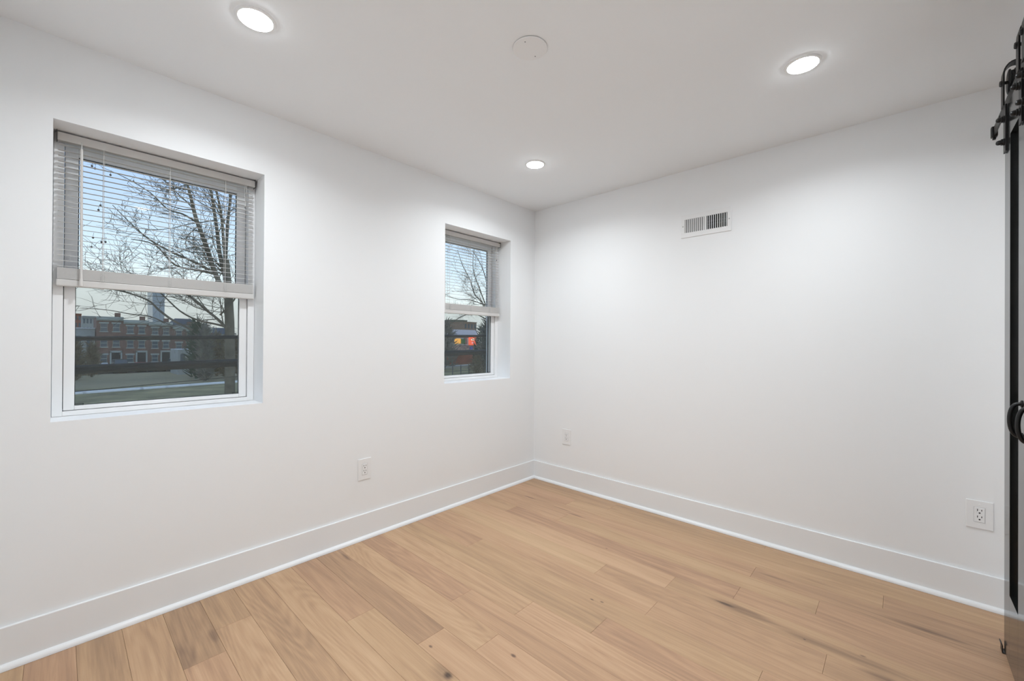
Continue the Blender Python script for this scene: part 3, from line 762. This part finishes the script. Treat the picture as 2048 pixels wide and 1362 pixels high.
r = thing('glass_tower', 'tall pale blue glass skyscraper rising behind the brick row houses', 'skyscraper', (-900, (A.y + B.y) / 2, GZ)); inv = Vector(r.location)
b = MB(); z1 = A.z
vs = [(-900, A0.y, GZ), (-900, B0_.y, GZ), (-960, B0_.y, GZ), (-960, A0.y, GZ)]; vt = [(-900, A.y, z1), (-900, B.y, z1 + 4), (-960, B.y, z1 + 4), (-960, A.y, z1)]
V = [b.bm.verts.new(Vector(q) - inv) for q in vs + vt]
for f in ((0, 1, 2, 3), (4, 5, 6, 7), (0, 1, 5, 4), (1, 2, 6, 5), (2, 3, 7, 6), (3, 0, 4, 7)): b.bm.faces.new([V[i] for i in f])
b.build('curtain_wall', tower_mat(), r)
b = MB(); yc = (A.y + B.y) / 2; b.box(-950, -915, yc - 9, yc + 9, z1, z1 + 6)
for v in b.bm.verts: v.co -= inv
b.build('roof_plant', ROOFM, r)
# house with dark pitched roof right of the row
def gable(name, X, pxa, pxb, pyt, pyr, label, wallm, roofm, depth=8):
    A = at(pxa, pyt, X); B = at(pxb, pyt, X); R_ = at((pxa + pxb) / 2, pyr, X); r = thing(name, label, 'house', (X, (A.y + B.y) / 2, GZ)); inv = Vector(r.location)
    b = MB(); b.box(X - depth, X, A.y, B.y, GZ, A.z)
    for v in b.bm.verts: v.co -= inv
    b.build('wall', wallm, r)
    b = MB(); e = .4
    V = [b.bm.verts.new(Vector(q) - inv) for q in ((X + e, A.y - e, A.z), (X + e, B.y + e, A.z), (X - depth - e, B.y + e, A.z), (X - depth - e, A.y - e, A.z), (X - depth * .5, A.y + 1, R_.z), (X - depth * .5, B.y - 1, R_.z))]
    for f in ((0, 1, 5, 4), (2, 3, 4, 5), (1, 2, 5), (3, 0, 4), (0, 1, 2, 3)): b.bm.faces.new([V[i] for i in f])
    b.build('roof', roofm, r)
    for yy in (.3, .7):
        b = MB(); yc = A.y + (B.y - A.y) * yy; b.box(X, X + .08, yc - .5, yc + .5, A.z - 2.4, A.z - 1.0)
        for v in b.bm.verts: v.co -= inv
        b.build('window', WIN, r)
gable('gable_house', -120, 345, 396, 650, 636, 'house with a dark pitched slate roof behind the right end of the brick row', PALE, ROOFM)
gable('gable_house', -112, 424, 470, 668, 655, 'dim grey roofed house behind the big tree trunk', PALE, ROOFM)

# parked cars
def car(px, X, col, label, kind=0, py=735):
    p = at(px, py, X); r = thing('parked_car', label, 'car', (X, p.y, GZ + .05), 'cars parked before the brick row', -PI / 2)
    paint = mat('car_paint', col, .3, spec=.6)
    L_ = 2.2 if not kind else 2.5; Hb = .75 if not kind else .95; Ht = 1.42 if not kind else 2.0
    b = MB()
    prof = [(-L_, .28), (-L_, .65), (-L_ + .25, Hb), (-1.2 if not kind else -L_ + .3, Hb + .05), (-.75 if not kind else -L_ + .45, Ht), (.55 if not kind else 1.1, Ht), (1.15 if not kind else 1.7, Hb + .05), (L_ - .15, Hb - .05), (L_, .6), (L_, .28)]
    for y_, z_ in []: pass
    A = [b.bm.verts.new((.86 if z_ < Hb + .1 else .70, y_, z_)) for y_, z_ in prof]; B = [b.bm.verts.new((-.86 if z_ < Hb + .1 else -.70, y_, z_)) for y_, z_ in prof]; k = len(prof)
    for i in range(k): b.bm.faces.new((A[i], A[(i + 1) % k], B[(i + 1) % k], B[i]))
    b.bm.faces.new(A); b.bm.faces.new(B[::-1])
    b.build('car_body', paint, r)
    b = MB(); b.box(.74, .80, -.95 if not kind else -1.9, -.08, Hb + .10, Ht - .12); b.box(.74, .80, .0, .75 if not kind else 1.2, Hb + .10, Ht - .12); b.build('side_window', WIN, r)
    b = MB(); yb_ = .62 if not kind else 1.18; yd = 1.13 if not kind else 1.69
    b.tube([(-.62, yd - .02, Hb + .12), (.62, yd - .02, Hb + .12)], .04, 6); V = [b.bm.verts.new(q) for q in ((-.76, yd, Hb + .08), (.76, yd, Hb + .08), (.62, yb_, Ht - .05), (-.62, yb_, Ht - .05), (-.76, yd + .03, Hb + .08), (.76, yd + .03, Hb + .08), (.62, yb_ + .03, Ht - .05), (-.62, yb_ + .03, Ht - .05))]
    for f in ((0, 1, 2, 3), (4, 5, 6, 7), (0, 1, 5, 4), (1, 2, 6, 5), (2, 3, 7, 6), (3, 0, 4, 7)): b.bm.faces.new([V[i] for i in f])
    b.build('windscreen', WIN, r)
    for yy in (-1.35, 1.35):
        for xx in (-.80, .68):
            b = MB(); b.lathe([(0, 0), (.2, -.01), (.32, 0), (.33, .06), (.32, .12), (0, .12)], (xx, yy, .33), (1, 0, 0), 20); b.build('wheel', DARK, r, True)
for px, col, lb, kd in ((160, (.55, .56, .58), 'silver car parked far left, before the pale garage', 0), (202, (.70, .72, .74), 'white car parked before the tallest row house', 0), (240, (.02, .028, .024), 'dark green van parked between the white car and the red car', 1),
                        (282, (.45, .02, .02), 'red car parked in the middle of the row of cars', 0), (318, (.62, .64, .65), 'pale car parked right of the red car', 0), (354, (.06, .06, .09), 'dark blue van at the right end of the parked cars', 1)):
    car(px, -85.5 + (1.2 if kd else 0), col, lb, kd)

# bushes and far bare tree line
BUSH = mat('bare_bush', (.20, .165, .10), .95, var=.5, vscale=2.5); EVER = mat('evergreen', (.06, .10, .065), .95, var=.4, vscale=3)
FARW = mat('far_twigs', (.20, .20, .17), .95, var=.4, vscale=1.5)
def bush(X, px, pyt, wpx, label, material, name='bare_bush', zb=None, cat='bush', group=None, seed=0):
    T = at(px, pyt, X); L_ = at(px - wpx / 2, pyt, X).y; R_ = at(px + wpx / 2, pyt, X).y; zb = GZ if zb is None else zb
    rn = random.Random(seed + int(px) * 7); h = T.z - zb; w = (R_ - L_) / 2
    b = MB()
    for k in range(520):
        th = rn.uniform(0, 2 * PI); u = rn.uniform(0, 1) ** .6; hh = rn.uniform(.03, 1)
        rad = w * (math.sin(PI * min(1, hh * .72 + .26)) ** .6) * u
        p = Vector((math.cos(th) * rad * .8, math.sin(th) * rad, h * hh * (1 - .10 * u)))
        d = (Vector((math.cos(th) * .5, math.sin(th) * .5, .8)) + Vector((rn.gauss(0, .5), rn.gauss(0, .5), rn.gauss(0, .4)))).normalized()
        s_ = h * rn.uniform(.10, .22); b.tube([p, p + d * s_ * .5 + Vector((0, 0, rn.uniform(-.05, .05))), p + d * s_], [h * .012, h * .009, h * .003], 3, False)
    for k in range(5):
        a = rn.uniform(0, 2 * PI); b.tube([(0, 0, 0), (math.cos(a) * w * .25, math.sin(a) * w * .25, h * .45), (math.cos(a) * w * .5, math.sin(a) * w * .5, h * .85)], [h * .03, h * .02, h * .006], 6)
    o = b.build(name, material); o.location = (X, (L_ + R_) / 2, zb)
    tag(o, label, cat, group)
for i, (X, px, pyt, w, m_, lb) in enumerate([(-72, 150, 682, 36, BUSH, 'brown bare bush left of the brick row, at the edge of the left window'), (-77, 184, 688, 30, BUSH, 'brown bare bush between the garage and the row houses'),
        (-68, 434, 668, 40, BUSH, 'tall bare bush left of the big trunk'), (-63, 466, 672, 44, BUSH, 'tall bare bush behind the big trunk'), (-65, 394, 644, 24, EVER, 'dark evergreen at the right end of the brick row'),
        (-60, 410, 655, 22, FARW, 'grey bare shrub beside the dark evergreen'),
        (-57, 888, 640, 40, FARW, 'grey bare thicket left of the shop seen through the corner window'), (-62, 966, 655, 30, EVER, 'dark evergreen thicket right of the shop seen through the corner window'), (-54, 978, 640, 30, FARW, 'grey bare thicket above the dark evergreen by the shop'),
        (-40, 955, 712, 30, BUSH, 'low brown bush on the lawn seen through the corner window')]):
    bush(X, px, pyt, w, lb, m_, seed=i, name='evergreen_tree' if m_ is EVER else 'bare_bush', cat='tree' if m_ is EVER else 'bush')

# shop and blocks seen through the corner window
simple_building('apartment_building', -185, 910, 934, 641, mat('olive_block', (.17, .18, .13), .9, var=.2), 'dark olive block beyond the shop with lit signs', nf=4, nc=4, depth=15)
simple_building('apartment_building', -140, 928, 953, 645, mat('tan_block', (.32, .22, .15), .9, var=.2), 'tan brick block behind the shop with lit signs, right of the olive block', nf=4, nc=4, depth=15)
X = -70; A = at(880, 659, X); B = at(950, 659, X)
r = thing('corner_shop', 'long shop with a white fascia and glowing red and orange signs', 'shop', (X, (A.y + B.y) / 2, GZ)); inv = Vector(r.location)
def P(b, n, m_, par=r):
    for v in b.bm.verts: v.co -= inv
    return b.build(n, m_, par)
b = MB(); b.box(X - 14, X, A.y, B.y, GZ, A.z); P(b, 'brick_wall', BR3)
b = MB(); z0 = at(915, 672, X).z; b.box(X, X + .5, A.y, B.y + .3, z0, A.z + .1); P(b, 'white_fascia', mat('fascia', (.90, .86, .95), .7))
def panel(pa, pb, ya_, yb_, name, m_, off=.6):
    a_ = at(pa, ya_, X); b2 = at(pb, yb_, X); b = MB(); b.box(X + off - .4, X + off, a_.y, b2.y, b2.z, a_.z, 0); return P(b, name, m_)
panel(888, 950, 675, 691, 'shop_front', mat('shopfront', (.55, .60, .57), .5, var=.5, vscale=1.2), .2)
panel(908, 918, 677, 687, 'orange_sign', emis('orange_sign_light', (1, .50, .10), 1.2))
panel(920, 927, 678, 687, 'green_sign', mat('green_sign', (.08, .22, .06), .5))
panel(927, 931, 676, 688, 'shop_door', mat('shop_door', (.4, .2, .15), .5))
panel(936, 949, 674, 690, 'red_sign', emis('red_sign_light', (1, .16, .08), 1.3))
panel(939, 946, 677, 681, 'sign_stripe', emis('white_sign_light', (1, .8, .65), 1.6), .7)
panel(940, 944, 684, 687, 'sign_emblem', emis('pink_sign_light', (1, .4, .5), 1.5), .7)
panel(888, 950, 692, 700, 'awning', mat('awning', (.50, .34, .28), .8, var=.5, vscale=1.5))
panel(936, 941, 693, 699, 'blue_sign', mat('blue_sign', (.12, .16, .5), .5), .8)
# low pale fence line on the lawn past the shop
b = MB(); q0 = at(888, 720, -46); 
for k in range(7): b.box(-46.06, -45.94, q0.y + k * 1.6 - .05, q0.y + k * 1.6 + .05, GZ, GZ + 1.5)
b.box(-46.03, -45.97, q0.y - .2, q0.y + 10, GZ + 1.35, GZ + 1.45); b.box(-46.03, -45.97, q0.y - .2, q0.y + 10, GZ + .6, GZ + .68)
tag(b.build('rail_fence', GREYP), 'thin dark rail fence on the lawn seen through the corner window', 'fence')
